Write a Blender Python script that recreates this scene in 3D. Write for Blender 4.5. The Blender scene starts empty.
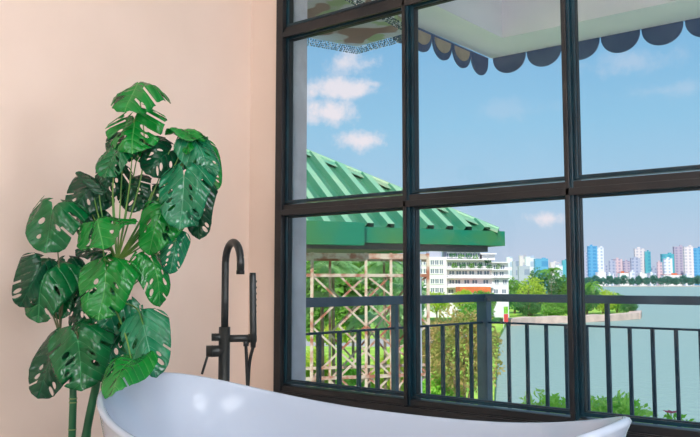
import bpy, bmesh, math, random
from mathutils import Vector, Matrix, noise
from mathutils.geometry import delaunay_2d_cdt
random.seed(7)
C = bpy.context.scene.collection
PI = math.pi

# ------------------------------------------------------------------ camera model
F = 760.0; HOR = 281.5; EYE = 1.0
PITCH = math.atan2(HOR-218.5, F)
CS, SN = .7932, .6090            # camera looks 37.5 degrees left of the window's outward direction
def ray(px, py):
    cx = px-350; cy = 218.5-py
    fw = F*math.cos(PITCH)-cy*math.sin(PITCH); up = F*math.sin(PITCH)+cy*math.cos(PITCH)
    return Vector((cx*CS-fw*SN, cx*SN+fw*CS, up))
def at(px, py, d):
    r = ray(px, py); t = d/(-r.x*SN+r.y*CS)
    return Vector((r.x*t, r.y*t, EYE+r.z*t))
def on_z(px, py, z):
    r = ray(px, py); t = (z-EYE)/r.z
    return Vector((r.x*t, r.y*t, z))
def on_y(px, py, y):
    r = ray(px, py); t = y/r.y
    return Vector((r.x*t, y, EYE+r.z*t))
FWD = Vector((-SN, CS, 0)); RGT = Vector((CS, SN, 0)); UP = Vector((0, 0, 1))
def cw(r, f, z):                  # metres right / forward of the viewpoint
    return RGT*r + FWD*f + UP*z

# ------------------------------------------------------------------ materials
def rgb(r, g, b):
    def l(c):
        c /= 255.
        return c/12.92 if c <= .04045 else ((c+.055)/1.055)**2.4
    return (l(r), l(g), l(b), 1)
def mat(name, col, rough=.5, metal=0, col2=None, scale=8, bump=0, bscale=60, spec=.5, coat=0, thr=(.35, .65), detail=3, stretch=None, emit=None, transl=0):
    m = bpy.data.materials.new(name); m.use_nodes = True
    nt = m.node_tree; N = nt.nodes; L = nt.links
    b = N['Principled BSDF']; out = N['Material Output']
    b.inputs['Base Color'].default_value = col
    b.inputs['Roughness'].default_value = rough
    b.inputs['Metallic'].default_value = metal
    b.inputs['Specular IOR Level'].default_value = spec
    b.inputs['Coat Weight'].default_value = coat
    tc = N.new('ShaderNodeTexCoord')
    src = tc.outputs['Object']
    if stretch:
        mp = N.new('ShaderNodeMapping'); mp.inputs['Scale'].default_value = stretch
        L.new(src, mp.inputs['Vector']); src = mp.outputs['Vector']
    colsock = None
    if col2:
        n = N.new('ShaderNodeTexNoise'); n.inputs['Scale'].default_value = scale; n.inputs['Detail'].default_value = detail
        L.new(src, n.inputs['Vector'])
        r = N.new('ShaderNodeValToRGB')
        r.color_ramp.elements[0].position = thr[0]; r.color_ramp.elements[1].position = thr[1]
        r.color_ramp.elements[0].color = col; r.color_ramp.elements[1].color = col2
        L.new(n.outputs['Fac'], r.inputs['Fac']); L.new(r.outputs['Color'], b.inputs['Base Color'])
        colsock = r.outputs['Color']
    if bump:
        n = N.new('ShaderNodeTexNoise'); n.inputs['Scale'].default_value = bscale; n.inputs['Detail'].default_value = 4
        L.new(src, n.inputs['Vector'])
        bp = N.new('ShaderNodeBump'); bp.inputs['Strength'].default_value = bump; bp.inputs['Distance'].default_value = .01
        L.new(n.outputs['Fac'], bp.inputs['Height']); L.new(bp.outputs['Normal'], b.inputs['Normal'])
    if emit:
        b.inputs['Emission Color'].default_value = emit[0]; b.inputs['Emission Strength'].default_value = emit[1]
    if transl:
        t = N.new('ShaderNodeBsdfTranslucent'); mx = N.new('ShaderNodeMixShader'); mx.inputs[0].default_value = transl
        if colsock: L.new(colsock, t.inputs['Color'])
        else: t.inputs['Color'].default_value = col
        L.new(b.outputs[0], mx.inputs[1]); L.new(t.outputs[0], mx.inputs[2]); L.new(mx.outputs[0], out.inputs['Surface'])
    return m

def leaf_mat(name, col, col2, vein, rough=.3):
    m = bpy.data.materials.new(name); m.use_nodes = True
    nt = m.node_tree; N = nt.nodes; L = nt.links; b = N['Principled BSDF']; out = N['Material Output']
    uv = N.new('ShaderNodeTexCoord'); sp = N.new('ShaderNodeSeparateXYZ'); L.new(uv.outputs['UV'], sp.inputs[0])
    def M(op, a, c=None):
        n = N.new('ShaderNodeMath'); n.operation = op
        for i, v in enumerate((a, c)):
            if v is None: continue
            if isinstance(v, (int, float)): n.inputs[i].default_value = v
            else: L.new(v, n.inputs[i])
        return n.outputs[0]
    ax = M('ABSOLUTE', sp.outputs['X'])
    # lateral veins sweep from the midrib towards the tip
    v = M('SUBTRACT', sp.outputs['Y'], M('MULTIPLY', M('POWER', ax, 1.25), .62))
    s = M('ABSOLUTE', M('SINE', M('MULTIPLY', v, PI*4.6)))
    lat = M('MULTIPLY', M('SUBTRACT', 1, M('MINIMUM', M('MULTIPLY', s, 7.0), 1)), .7)
    mid = M('SUBTRACT', 1, M('MINIMUM', M('MULTIPLY', ax, 38), 1))
    ve = M('MAXIMUM', lat, mid)
    nz = N.new('ShaderNodeTexNoise'); nz.inputs['Scale'].default_value = 14; L.new(uv.outputs['Object'], nz.inputs['Vector'])
    mx = N.new('ShaderNodeMix'); mx.data_type = 'RGBA'; L.new(nz.outputs['Fac'], mx.inputs[0])
    mx.inputs[6].default_value = col; mx.inputs[7].default_value = col2
    m2 = N.new('ShaderNodeMix'); m2.data_type = 'RGBA'; L.new(M('MULTIPLY', ve, .42), m2.inputs[0])
    L.new(mx.outputs[2], m2.inputs[6]); m2.inputs[7].default_value = vein
    L.new(m2.outputs[2], b.inputs['Base Color'])
    b.inputs['Roughness'].default_value = rough; b.inputs['Specular IOR Level'].default_value = .55
    bp = N.new('ShaderNodeBump'); bp.inputs['Strength'].default_value = .5; bp.inputs['Distance'].default_value = .004
    L.new(M('SUBTRACT', s, ve), bp.inputs['Height']); L.new(bp.outputs['Normal'], b.inputs['Normal'])
    t = N.new('ShaderNodeBsdfTranslucent'); L.new(m2.outputs[2], t.inputs['Color'])
    ms = N.new('ShaderNodeMixShader'); ms.inputs[0].default_value = .14
    L.new(b.outputs[0], ms.inputs[1]); L.new(t.outputs[0], ms.inputs[2]); L.new(ms.outputs[0], out.inputs['Surface'])
    return m

def glass_mat():
    m = bpy.data.materials.new('window_glass'); m.use_nodes = True
    nt = m.node_tree; N = nt.nodes; L = nt.links; N.remove(N['Principled BSDF'])
    tr = N.new('ShaderNodeBsdfTransparent'); tr.inputs[0].default_value = (.985, .995, .995, 1)
    gl = N.new('ShaderNodeBsdfGlossy'); gl.inputs['Roughness'].default_value = .02
    fr = N.new('ShaderNodeFresnel'); fr.inputs[0].default_value = 1.25
    mx = N.new('ShaderNodeMixShader'); L.new(fr.outputs[0], mx.inputs[0])
    L.new(tr.outputs[0], mx.inputs[1]); L.new(gl.outputs[0], mx.inputs[2])
    L.new(mx.outputs[0], N['Material Output'].inputs['Surface'])
    return m

def tower_mat(name, wall, glass, sx, sz, fill=.5):
    """windows in rows: wall colour with a grid of glass bands, in object space"""
    m = bpy.data.materials.new(name); m.use_nodes = True
    nt = m.node_tree; N = nt.nodes; L = nt.links; b = N['Principled BSDF']
    tc = N.new('ShaderNodeTexCoord'); sp = N.new('ShaderNodeSeparateXYZ'); L.new(tc.outputs['Object'], sp.inputs[0])
    def M(op, a, c=None):
        n = N.new('ShaderNodeMath'); n.operation = op
        for i, v in enumerate((a, c)):
            if v is None: continue
            if isinstance(v, (int, float)): n.inputs[i].default_value = v
            else: L.new(v, n.inputs[i])
        return n.outputs[0]
    h = M('ADD', sp.outputs['X'], sp.outputs['Y'])
    a = M('LESS_THAN', M('FRACT', M('DIVIDE', h, sx)), fill)
    z = M('LESS_THAN', M('FRACT', M('DIVIDE', sp.outputs['Z'], sz)), .6)
    mx = N.new('ShaderNodeMix'); mx.data_type = 'RGBA'; L.new(M('MULTIPLY', a, z), mx.inputs[0])
    mx.inputs[6].default_value = wall; mx.inputs[7].default_value = glass
    L.new(mx.outputs[2], b.inputs['Base Color']); b.inputs['Roughness'].default_value = .5
    return m

M = {}
M['wall'] = mat('warm_plaster', rgb(228, 207, 190), .42, col2=rgb(235, 214, 198), scale=1.6, bump=.03, bscale=30)
M['outer'] = mat('white_render', rgb(226, 226, 234), .7, col2=rgb(206, 204, 212), scale=7, bump=.2, bscale=40)
M['ceil'] = mat('ceiling_paint', rgb(236, 232, 226), .8)
M['floor'] = mat('stone_tile', rgb(190, 186, 180), .35, col2=rgb(172, 168, 162), scale=3)
M['frame'] = mat('dark_steel_paint', rgb(42, 41, 41), .32, .2, col2=rgb(30, 33, 36), scale=6, bump=.08, bscale=90)
M['frameside'] = mat('sky_teal_frame_side', rgb(14, 54, 66), .3, .15, col2=rgb(8, 32, 42), scale=6)  # sky reflection on the side faces put into the teal colour
M['frame2'] = mat('dark_gasket', rgb(24, 26, 28), .5)
M['glass'] = glass_mat()
M['rail'] = mat('slate_rail_paint', rgb(78, 98, 116), .4, .2, col2=rgb(62, 82, 100), scale=5)
M['bal'] = mat('dark_rail_paint', rgb(34, 56, 72), .45, .2, col2=rgb(46, 68, 86), scale=5)
M['canopy'] = mat('white_concrete_paint', rgb(252, 246, 250), .75, col2=rgb(242, 238, 244), scale=2)
M['val'] = mat('navy_valance_cloth', rgb(70, 96, 138), .85, col2=rgb(86, 112, 152), scale=9, bump=.2, transl=.2)
M['valtan'] = mat('tan_valance_lining', rgb(186, 168, 150), .85, col2=rgb(166, 150, 136), scale=9)
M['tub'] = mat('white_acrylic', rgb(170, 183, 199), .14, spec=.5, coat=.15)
M['black'] = mat('matte_black_metal', rgb(58, 62, 62), .33, .55, bump=.03, bscale=200)
M['blackh'] = mat('hose_metal', rgb(44, 46, 46), .4, .6)
M['leafA'] = leaf_mat('leaf_deep', rgb(0, 82, 40), rgb(4, 108, 52), rgb(80, 180, 110), .2)
M['leafB'] = leaf_mat('leaf_bright', rgb(0, 110, 36), rgb(8, 138, 46), rgb(130, 214, 120), .22)
M['leafC'] = leaf_mat('leaf_dark', rgb(0, 54, 34), rgb(4, 80, 46), rgb(40, 136, 86), .24)
M['leafD'] = leaf_mat('leaf_sheen', rgb(2, 98, 60), rgb(30, 134, 90), rgb(150, 214, 180), .16)  # bluish window reflection put into the leaf colour
M['stalk'] = mat('leaf_stalk', rgb(112, 150, 60), .5, col2=rgb(60, 120, 44), scale=12)
M['stalkd'] = mat('brown_stalk', rgb(92, 100, 56), .5, col2=rgb(70, 62, 44), scale=12)
M['cane'] = mat('green_cane', rgb(16, 84, 50), .5, col2=rgb(28, 104, 60), scale=10, bump=.2)
M['ring'] = mat('cane_ring', rgb(130, 150, 96), .6)
M['pot'] = mat('grey_pot', rgb(110, 110, 108), .6)
M['soil'] = mat('potting_soil', rgb(60, 44, 32), .95, bump=.8)
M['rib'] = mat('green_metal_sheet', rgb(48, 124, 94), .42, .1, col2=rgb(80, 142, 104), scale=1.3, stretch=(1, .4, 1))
M['crest'] = mat('lit_crest_green', rgb(126, 184, 146), .5, col2=rgb(156, 194, 150), scale=1.5)  # paler green paints the light along the rib crests
M['cap'] = mat('pale_green_ridge', rgb(112, 178, 146), .5, .1, col2=rgb(158, 182, 142), scale=2.5)
M['fascia'] = mat('green_fascia', rgb(18, 128, 96), .45, col2=rgb(70, 128, 66), scale=1.5, thr=(.45, .7))
M['soffit'] = mat('grey_beam', rgb(96, 92, 92), .7)
M['rust'] = mat('rusty_steel', rgb(172, 108, 84), .8, .1, col2=rgb(214, 194, 174), scale=5, thr=(.38, .55))
M['palepipe'] = mat('pale_pipe', rgb(206, 206, 216), .5)
M['grass'] = mat('lawn_grass', rgb(130, 186, 50), .9, col2=rgb(196, 222, 84), scale=.35, bump=.5, bscale=3)
M['path'] = mat('path_paving', rgb(176, 170, 164), .8, col2=rgb(196, 186, 176), scale=1)
M['prom'] = mat('promenade_stone', rgb(236, 206, 190), .8, col2=rgb(214, 184, 170), scale=.4)
M['bark'] = mat('tree_bark', rgb(150, 128, 104), .9, col2=rgb(116, 98, 78), scale=4)
def fol(n, a, b, sc=1.2): return mat(n, a, .6, col2=b, scale=sc, transl=.42, thr=(.3, .7))
M['f_mid'] = fol('foliage_mid', rgb(92, 156, 56), rgb(150, 200, 84))
M['f_yel'] = fol('foliage_lime', rgb(166, 206, 50), rgb(220, 228, 96))
M['f_dark'] = fol('foliage_dark', rgb(60, 128, 76), rgb(104, 164, 96))
M['f_red'] = fol('foliage_ochre', rgb(150, 176, 76), rgb(216, 176, 120), 2.2)
M['f_palm'] = fol('foliage_palm', rgb(120, 184, 112), rgb(206, 230, 172))
M['f_far'] = fol('foliage_far_haze', rgb(70, 136, 124), rgb(110, 168, 146), .02)  # distance haze put into the blue-green leaf colour
M['f_fresh'] = fol('foliage_fresh', rgb(120, 204, 60), rgb(196, 236, 104), 2)
M['f_lime'] = fol('foliage_lime_leaves', rgb(176, 232, 84), rgb(226, 246, 140), 2)
M['flower'] = mat('pink_flower', rgb(228, 74, 96), .6)
M['white'] = mat('white_paint', rgb(236, 232, 232), .7)
M['hotel'] = mat('hotel_wall', rgb(238, 232, 232), .7, col2=rgb(226, 220, 222), scale=.2)
M['hwin'] = mat('hotel_window_glass', rgb(112, 124, 140), .2)
M['hgrey'] = mat('hotel_blue_grey', rgb(176, 176, 190), .7)  # flat bluish grey for the set-back block and small roof
M['orange'] = mat('orange_roof_tile', rgb(226, 120, 70), .8, col2=rgb(206, 100, 60), scale=.6)
M['redsign'] = mat('red_lettering', rgb(208, 66, 62), .6)

# ------------------------------------------------------------------ mesh helpers
def link(name, bm, m, parent=None, smooth=False):
    me = bpy.data.meshes.new(name)
    bmesh.ops.recalc_face_normals(bm, faces=bm.faces)
    bm.to_mesh(me); bm.free()
    mm = m if isinstance(m, (list, tuple)) else [m]
    for x in mm: me.materials.append(x)
    if smooth:
        for p in me.polygons: p.use_smooth = True
    o = bpy.data.objects.new(name, me); C.objects.link(o)
    if parent: o.parent = parent
    return o
def raw(name, vs, fs, m, parent=None, smooth=False, uvs=None, midx=None):
    me = bpy.data.meshes.new(name); me.from_pydata(vs, [], fs)
    mm = m if isinstance(m, (list, tuple)) else [m]
    for x in mm: me.materials.append(x)
    if midx: me.polygons.foreach_set('material_index', midx)
    if smooth: me.polygons.foreach_set('use_smooth', [True]*len(me.polygons))
    if uvs:
        ul = me.uv_layers.new(name='UVMap')
        for lp in me.loops: ul.data[lp.index].uv = uvs[lp.vertex_index]
    me.update()
    o = bpy.data.objects.new(name, me); C.objects.link(o)
    if parent: o.parent = parent
    return o
def tag(o, label, cat, group=None, kind=None):
    if label: o['label'] = label
    if cat: o['category'] = cat
    if group: o['group'] = group
    if kind: o['kind'] = kind
    return o
def thing(name, label, cat, loc=(0, 0, 0), rz=0, group=None, kind=None):
    o = bpy.data.objects.new(name, None); C.objects.link(o); o.empty_display_size = .1
    o.location = loc; o.rotation_euler = (0, 0, rz)
    return tag(o, label, cat, group, kind)
def struct(o, label=None):
    o['kind'] = 'structure'
    if label: o['label'] = label
    return o
def box(bm, x0, x1, y0, y1, z0, z1, bev=0):
    vs = [bm.verts.new((x, y, z)) for x in (x0, x1) for y in (y0, y1) for z in (z0, z1)]
    fs = [(0, 1, 3, 2), (4, 6, 7, 5), (0, 4, 5, 1), (2, 3, 7, 6), (0, 2, 6, 4), (1, 5, 7, 3)]
    ff = [bm.faces.new([vs[i] for i in f]) for f in fs]
    if bev:
        es = list({e for f in ff for e in f.edges})
        bmesh.ops.bevel(bm, geom=es, offset=bev, segments=2, affect='EDGES', profile=.6)
def bar(bm, a, b, w, h, up=UP):
    """rectangular bar between two points, w sideways, h along up"""
    a = Vector(a); b = Vector(b); d = (b-a).normalized()
    s = d.cross(up)
    if s.length < 1e-4: s = Vector((1, 0, 0))
    s.normalize(); u = s.cross(d).normalized()
    vs = []
    for p in (a, b):
        for i, j in ((-1, -1), (1, -1), (1, 1), (-1, 1)):
            vs.append(bm.verts.new(p+s*(i*w/2)+u*(j*h/2)))
    for f in ((0, 1, 2, 3), (4, 7, 6, 5), (0, 4, 5, 1), (1, 5, 6, 2), (2, 6, 7, 3), (3, 7, 4, 0)):
        bm.faces.new([vs[i] for i in f])
def tube(bm, pts, rad, n=10, cap=True):
    pts = [Vector(p) for p in pts]
    if not isinstance(rad, (list, tuple)): rad = [rad]*len(pts)
    rings = []; ref = None
    for i, p in enumerate(pts):
        d = (pts[min(i+1, len(pts)-1)]-pts[max(i-1, 0)]).normalized()
        if ref is None:
            ref = Vector((1, 0, 0)) if abs(d.x) < .8 else Vector((0, 1, 0))
        s = (ref-d*ref.dot(d)).normalized(); ref = s; t = d.cross(s)
        rings.append([bm.verts.new(p+(s*math.cos(k*2*PI/n)+t*math.sin(k*2*PI/n))*rad[i]) for k in range(n)])
    for a, b in zip(rings, rings[1:]):
        for k in range(n): bm.faces.new((a[k], a[(k+1) % n], b[(k+1) % n], b[k]))
    if cap: bm.faces.new(rings[0][::-1]); bm.faces.new(rings[-1])
def lathe(bm, prof, n=32, c=(0, 0, 0)):
    rings = [[bm.verts.new((c[0]+r*math.cos(k*2*PI/n), c[1]+r*math.sin(k*2*PI/n), c[2]+z)) for k in range(n)] for r, z in prof]
    for a, b in zip(rings, rings[1:]):
        for k in range(n): bm.faces.new((a[k], a[(k+1) % n], b[(k+1) % n], b[k]))
    bm.faces.new(rings[0][::-1]); bm.faces.new(rings[-1])
def smooth_path(pts, n=8):
    P = [Vector(p) for p in pts]; P = [P[0]*2-P[1]]+P+[P[-1]*2-P[-2]]; out = []
    for i in range(1, len(P)-2):
        for k in range(n):
            t = k/n; a, b, c, d = P[i-1:i+3]
            out.append(.5*((2*b)+(c-a)*t+(2*a-5*b+4*c-d)*t*t+(3*b-a-3*c+d)*t**3))
    out.append(P[-2]); return out

# ------------------------------------------------------------------ room shell
XL, XR, YB, YW, ZC = -2.87, 2.3, -2.4, 2.86, 3.42
WX0, WX1, WZ0, WZ1 = -2.672, 1.92, .06, 3.24
def sbox(name, m, *a, label=None, bev=0):
    bm = bmesh.new(); box(bm, *a, bev); return struct(link(name, bm, m), label)
sbox('floor', M['floor'], XL-.2, XR+.2, YB-.2, 3.08, -.12, 0)
sbox('ceiling', M['ceil'], XL-.2, XR+.2, YB-.2, 3.08, ZC, ZC+.15)
sbox('wall_left', M['wall'], XL-.2, XL, YB, 3.08, 0, ZC)
sbox('wall_right', M['wall'], XR, XR+.2, YB, 3.08, 0, ZC)
sbox('wall_back', M['wall'], XL-.2, XR+.2, YB-.2, YB, 0, ZC)
bm = bmesh.new()
box(bm, XL, WX0, YW, 2.97, 0, ZC); box(bm, WX1, XR, YW, 2.97, 0, ZC)
box(bm, WX0, WX1, YW, 2.97, WZ1, ZC); box(bm, WX0, WX1, YW, 2.97, 0, WZ0)
struct(link('wall_window', bm, M['wall']))
bm = bmesh.new()
box(bm, XL, -2.66, 2.971, 3.08, -.12, ZC+.14); box(bm, WX1-.04, XR, 2.971, 3.08, -.12, ZC+.14)
box(bm, -2.66, WX1-.04, 2.971, 3.08, WZ1-.03, ZC+.14); box(bm, -2.66, WX1-.04, 2.971, 3.08, -.12, WZ0+.02)
box(bm, XL-.2, XR+.2, 2.2, 3.08, -9.2, -.121)
struct(link('wall_exterior', bm, M['outer']), 'white rendered outer wall and reveal beside the window')
# doorway wall detail behind the viewer
bm = bmesh.new(); box(bm, 1.25, 2.1, YB, YB+.04, 0, 2.1); d1 = struct(link('door_1', bm, M['white']))
bm = bmesh.new(); tube(bm, [(1.35, YB+.09, 1.0), (1.47, YB+.09, 1.0)], .01); tube(bm, [(1.35, YB+.035, 1), (1.35, YB+.095, 1)], .012)
link('door_handle', bm, M['black'], d1)

# window
win = thing('window_1', 'dark steel-framed grid window overlooking the lake', None, kind='structure')
MX = [-1.872, -1.113, -.36, .393, 1.146]
TZ = [.462, 1.370, 2.298]
def wbox(name, m, *a, bev=0, parent=win):
    bm = bmesh.new(); box(bm, *a, bev); return link(name, bm, m, parent)
bm = bmesh.new()
for a in ((WX0, WX0+.045, 2.845, 2.93, WZ0, WZ1), (WX1-.045, WX1, 2.845, 2.93, WZ0, WZ1),
          (WX0+.045, WX1-.045, 2.845, 2.93, WZ1-.05, WZ1), (WX0+.045, WX1-.045, 2.845, 2.93, WZ0, WZ0+.05)):
    box(bm, *a, .003)
link('window_frame', bm, M['frame'], win)
for x in MX:
    mo = wbox('mullion', M['frameside'], x-.014, x+.014, 2.856, 2.945, WZ0+.05, WZ1-.05, bev=.002)
    wbox('cover_strip', M['frame'], x-.015, x+.002, 2.846, 2.856, WZ0+.05, WZ1-.05, bev=.002, parent=mo)
for i, z in enumerate(TZ):
    h = .036 if i else .036
    bm = bmesh.new(); box(bm, WX0+.045, WX1-.045, 2.858, 2.918, z-h*.55, z+h*.55, .003)
    box(bm, WX0+.045, WX1-.045, 2.846, 2.862, z-h, z-h*.2, .002)
    if i == 0: box(bm, WX0+.045, WX1-.045, 2.838, 2.9, z-.044, z-.012, .002)
    link('transom', bm, M['frame'], win)
xs = [WX0+.045]+MX+[WX1-.045]; zs = [WZ0+.05]+TZ+[WZ1-.05]
for i in range(len(xs)-1):
    for j in range(len(zs)-1):
        x0 = xs[i]+(.014 if i else 0); x1 = xs[i+1]-(.014 if i < len(xs)-2 else 0)
        z0 = zs[j]+(.028 if j else 0); z1 = zs[j+1]-(.028 if j < 3 else 0)
        bm = bmesh.new(); b = .014
        for a in ((x0, x0+b, z0, z1), (x1-b, x1, z0, z1), (x0+b, x1-b, z0, z0+b), (x0+b, x1-b, z1-b, z1)):
            box(bm, a[0], a[1], 2.872, 2.915, a[2], a[3], .002)
        s = link('sash', bm, M['frameside'], win)
        bm = bmesh.new(); g = .003
        for a in ((x0+b, x0+b+g, z0+b, z1-b), (x1-b-g, x1-b, z0+b, z1-b), (x0+b, x1-b, z0+b, z0+b+g), (x0+b, x1-b, z1-b-g, z1-b)):
            box(bm, a[0], a[1], 2.884, 2.908, a[2], a[3])
        link('gasket', bm, M['frame2'], s)
        wbox('glass_pane', M['glass'], x0+b, x1-b, 2.893, 2.898, z0+b, z1-b, parent=s)

# glowing ceiling panels added out of view as fill light
fillm = mat('fill_diffuser', rgb(255, 240, 224), .5, emit=(rgb(240, 246, 255), 5.0))
for k, (x, y, lb) in enumerate(((-1.2, .3, 'square added ceiling fill panel nearest the left wall'), (.9, .3, 'square added ceiling fill panel nearest the right wall'), (-.2, -1.4, 'square added ceiling fill panel by the back wall'))):
    t = thing('ceiling_fill', lb+', white rim and glowing diffuser', 'ceiling fill panel', (x, y, ZC), group='ceiling fill panels')
    bm = bmesh.new()
    for a in ((-.5, -.47, -.5, .5), (.47, .5, -.5, .5), (-.47, .47, -.5, -.47), (-.47, .47, .47, .5)): box(bm, a[0], a[1], a[2], a[3], -.05, 0)
    link('rim', bm, M['white'], t)
    bm = bmesh.new(); box(bm, -.47, .47, -.47, .47, -.045, -.03); link('diffuser', bm, fillm, t)

fillw = mat('wall_fill_diffuser', rgb(255, 240, 224), .5, emit=(rgb(242, 245, 255), 14.8))  # unseen wall panels added for sideways fill light
for (y, lb) in ((1.7, 'large square added fill panel on the right wall nearest the window'), (-.6, 'large square added fill panel on the right wall nearest the back')):
    t = thing('wall_fill', lb, 'wall fill panel', (XR, y, 1.75), group='wall fill panels')
    bm = bmesh.new(); box(bm, -.05, 0, -.58, .58, -.58, .58, .01); link('backplate', bm, M['white'], t)
    bm = bmesh.new(); box(bm, -.07, -.045, -.54, .54, -.54, .54, .01); link('diffuser', bm, fillw, t)

t = thing('wall_fill', 'large square added fill panel on the back wall facing the window', 'wall fill panel', (.35, YB, 1.75), PI*.5, group='wall fill panels')  # added out of view to lighten the window wall
bm = bmesh.new(); box(bm, 0, .05, -.58, .58, -.58, .58, .01); link('backplate', bm, M['white'], t)
bm = bmesh.new(); box(bm, .045, .07, -.54, .54, -.54, .54, .01); link('diffuser', bm, fillw, t)

# ------------------------------------------------------------------ bathtub
tc = Vector((-1.235, 1.50, 0)); A_, B_ = .745, .375
def tub_pt(th, s, inset, z):
    c, sn = math.cos(th), math.sin(th)
    e = 2/2.25
    x = (A_*s-inset)*math.copysign(abs(c)**e, c); y = (B_*s-inset)*math.copysign(abs(sn)**e, sn)
    return (x, y, z)
def rimz(th):
    c = math.cos(th)
    return .612+.012*c+(.108*abs(c)**2.0 if c < 0 else .100*c**2.4)
NT = 96
tub = thing('bathtub', 'white freestanding slipper bathtub in front of the window', 'bathtub', tc)
bm = bmesh.new(); rings = []
def ring(fn): rings.append([bm.verts.new(fn(k*2*PI/NT)) for k in range(NT)])
for s, f in ((.74, 0), (.76, .03), (.80, .2), (.86, .45), (.925, .7), (.968, .88), (.99, .97)):
    ring(lambda th, s=s, f=f: tub_pt(th, s, 0, rimz(th)*f))
lip = [(.000, -.006), (.002, .0), (-.002, .006), (-.008, .008), (-.014, .006), (-.018, -.002)]
for o_, dz in lip: ring(lambda th, o_=o_, dz=dz: tub_pt(th, 1, -o_, rimz(th)+dz))
for s, f in ((.955, .92), (.90, .78), (.84, .6), (.77, .42), (.68, .28), (.52, .21), (.3, .19), (.08, .188)):
    ring(lambda th, s=s, f=f: tub_pt(th, s, .018*(1 if s > .5 else 0), .12+(rimz(th)-.12)*((f*.9-.08)/.82 if f > .2 else .12)))
for a, b in zip(rings, rings[1:]):
    for k in range(NT): bm.faces.new((a[k], a[(k+1) % NT], b[(k+1) % NT], b[k]))
bm.faces.new(rings[0][::-1]); bm.faces.new(rings[-1])
link('tub_shell', bm, M['tub'], tub, True)
bm = bmesh.new(); lathe(bm, [(.03, .0), (.035, .004), (.03, .008), (.01, .009)], 24, (0, 0, .205)); link('drain', bm, M['black'], tub, True)

# ------------------------------------------------------------------ tub filler
fb = at(224, 372, 3.02); fx, fy = fb.x, fb.y
fa = thing('bath_filler', 'matte black floor-standing bath filler with hand shower behind the tub', 'faucet', (fx, fy, 0))
sd = (RGT*.50-FWD*.87).normalized()             # where the spout points
lat = (RGT*.97+FWD*.22).normalized()
bm = bmesh.new(); lathe(bm, [(.045, 0), (.045, .008), (.028, .012), (.028, .012)], 32); link('base_flange', bm, M['black'], fa, True)
bm = bmesh.new(); tube(bm, [(0, 0, .01), (0, 0, .822)], .0225, 24); link('body', bm, M['black'], fa, True)
R = .080; top = 1.072
pts = [Vector((0, 0, .815))]+[Vector((0, 0, .93))]
for k in range(0, 13):
    a = PI-k*PI/12; pts.append(sd*(R+R*math.cos(a))+UP*(top+R*math.sin(a)))
pts.append(sd*2*R+UP*(top-.03))
bm = bmesh.new(); tube(bm, pts, .0145, 20); link('spout', bm, M['black'], fa, True)
bm = bmesh.new(); tube(bm, [sd*2*R+UP*(top-.03), sd*2*R+UP*(top-.045)], .0158, 20); link('aerator', bm, M['blackh'], fa, True)
bm = bmesh.new(); tube(bm, [UP*.728, UP*.728-lat*.07], .0225, 24); tube(bm, [UP*.728-lat*.045, UP*.728-lat*.049], .0235, 24); h = link('mixer_handle', bm, M['black'], fa, True)
bm = bmesh.new(); tube(bm, [UP*.725-lat*.06, UP*.64-lat*.085], .005, 12); link('lever', bm, M['black'], h, True)
bm = bmesh.new(); tube(bm, [UP*.782, UP*.782-lat*.05], .015, 20); tube(bm, [UP*.782-lat*.033, UP*.782-lat*.036], .0157, 20); link('diverter_knob', bm, M['black'], fa, True)
bm = bmesh.new(); tube(bm, [UP*.776, UP*.776+lat*.115], .0145, 20); tube(bm, [UP*.776+lat*.092, UP*.776+lat*.125], .0175, 20); link('holder_arm', bm, M['black'], fa, True)
hs = lat*.108+UP*.0
bm = bmesh.new(); tube(bm, [hs+UP*.74+sd*.012, hs+UP*.80+sd*.012, hs+UP*1.02-sd*.0, hs+UP*1.035], [.010, .0135, .0135, .0125], 20); hsd = link('hand_shower', bm, M['black'], fa, True)
bm = bmesh.new()
for k in range(6):
    p = hs+UP*(.88+.024*k)+lat*.012; tube(bm, [p, p+lat*.005], .004, 8)
link('nozzle', bm, M['blackh'], hsd, True)
bm = bmesh.new(); tube(bm, smooth_path([hs+UP*.745+sd*.012, hs+UP*.64-lat*.012, hs+UP*.3-lat*.02, hs*.8+UP*.12, hs*.4+UP*.06, Vector((.0, 0, .05))+lat*.02]), .0065, 10)
tube(bm, smooth_path([lat*.085+UP*.765, lat*.085+UP*.74, lat*.09+UP*.64, lat*.1+UP*.4, lat*.11+UP*.2, lat*.06+UP*.06]), .0065, 10)
link('shower_hose', bm, M['blackh'], fa, True)
bm = bmesh.new(); tube(bm, [lat*.085+UP*.768, lat*.085+UP*.745], .011, 16); link('hose_nut', bm, M['black'], fa, True)

# ------------------------------------------------------------------ monstera
PD = 2.62
pot_c = at(76, 437, PD); pot_c.z = 0
plant = thing('potted_monstera', 'tall artificial swiss cheese plant with big split leaves at the end of the tub', 'plant', pot_c)
def P(px, py, dd=0): return at(px, py, PD+dd)-pot_c
bm = bmesh.new(); lathe(bm, [(.10, 0), (.125, .01), (.15, .24), (.155, .25), (.145, .255), (.138, .22), (.13, .215)], 32); link('pot', bm, M['pot'], plant, True)
bm = bmesh.new(); lathe(bm, [(.13, .20), (.132, .214), (.02, .222)], 24); link('soil', bm, M['soil'], plant, True)
K1 = P(117, 262, .02); K2 = P(70, 340, .02); K3 = P(112, 300, .0)
c1 = P(72, 437, 0)
bm = bmesh.new(); tube(bm, [(c1.x, c1.y, .2), (c1.x, c1.y, .6), P(72, 330, .0)], [.0135, .012, .009], 14); cn = link('cane', bm, M['cane'], plant, True)
for z in (.50, .590, .603):
    bm = bmesh.new(); tube(bm, [(c1.x, c1.y, z), (c1.x, c1.y, z+.0035)], .0138, 14)
    link('growth_ring', bm, M['ring'], cn, True)
b1 = P(86, 437, .06)
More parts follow.
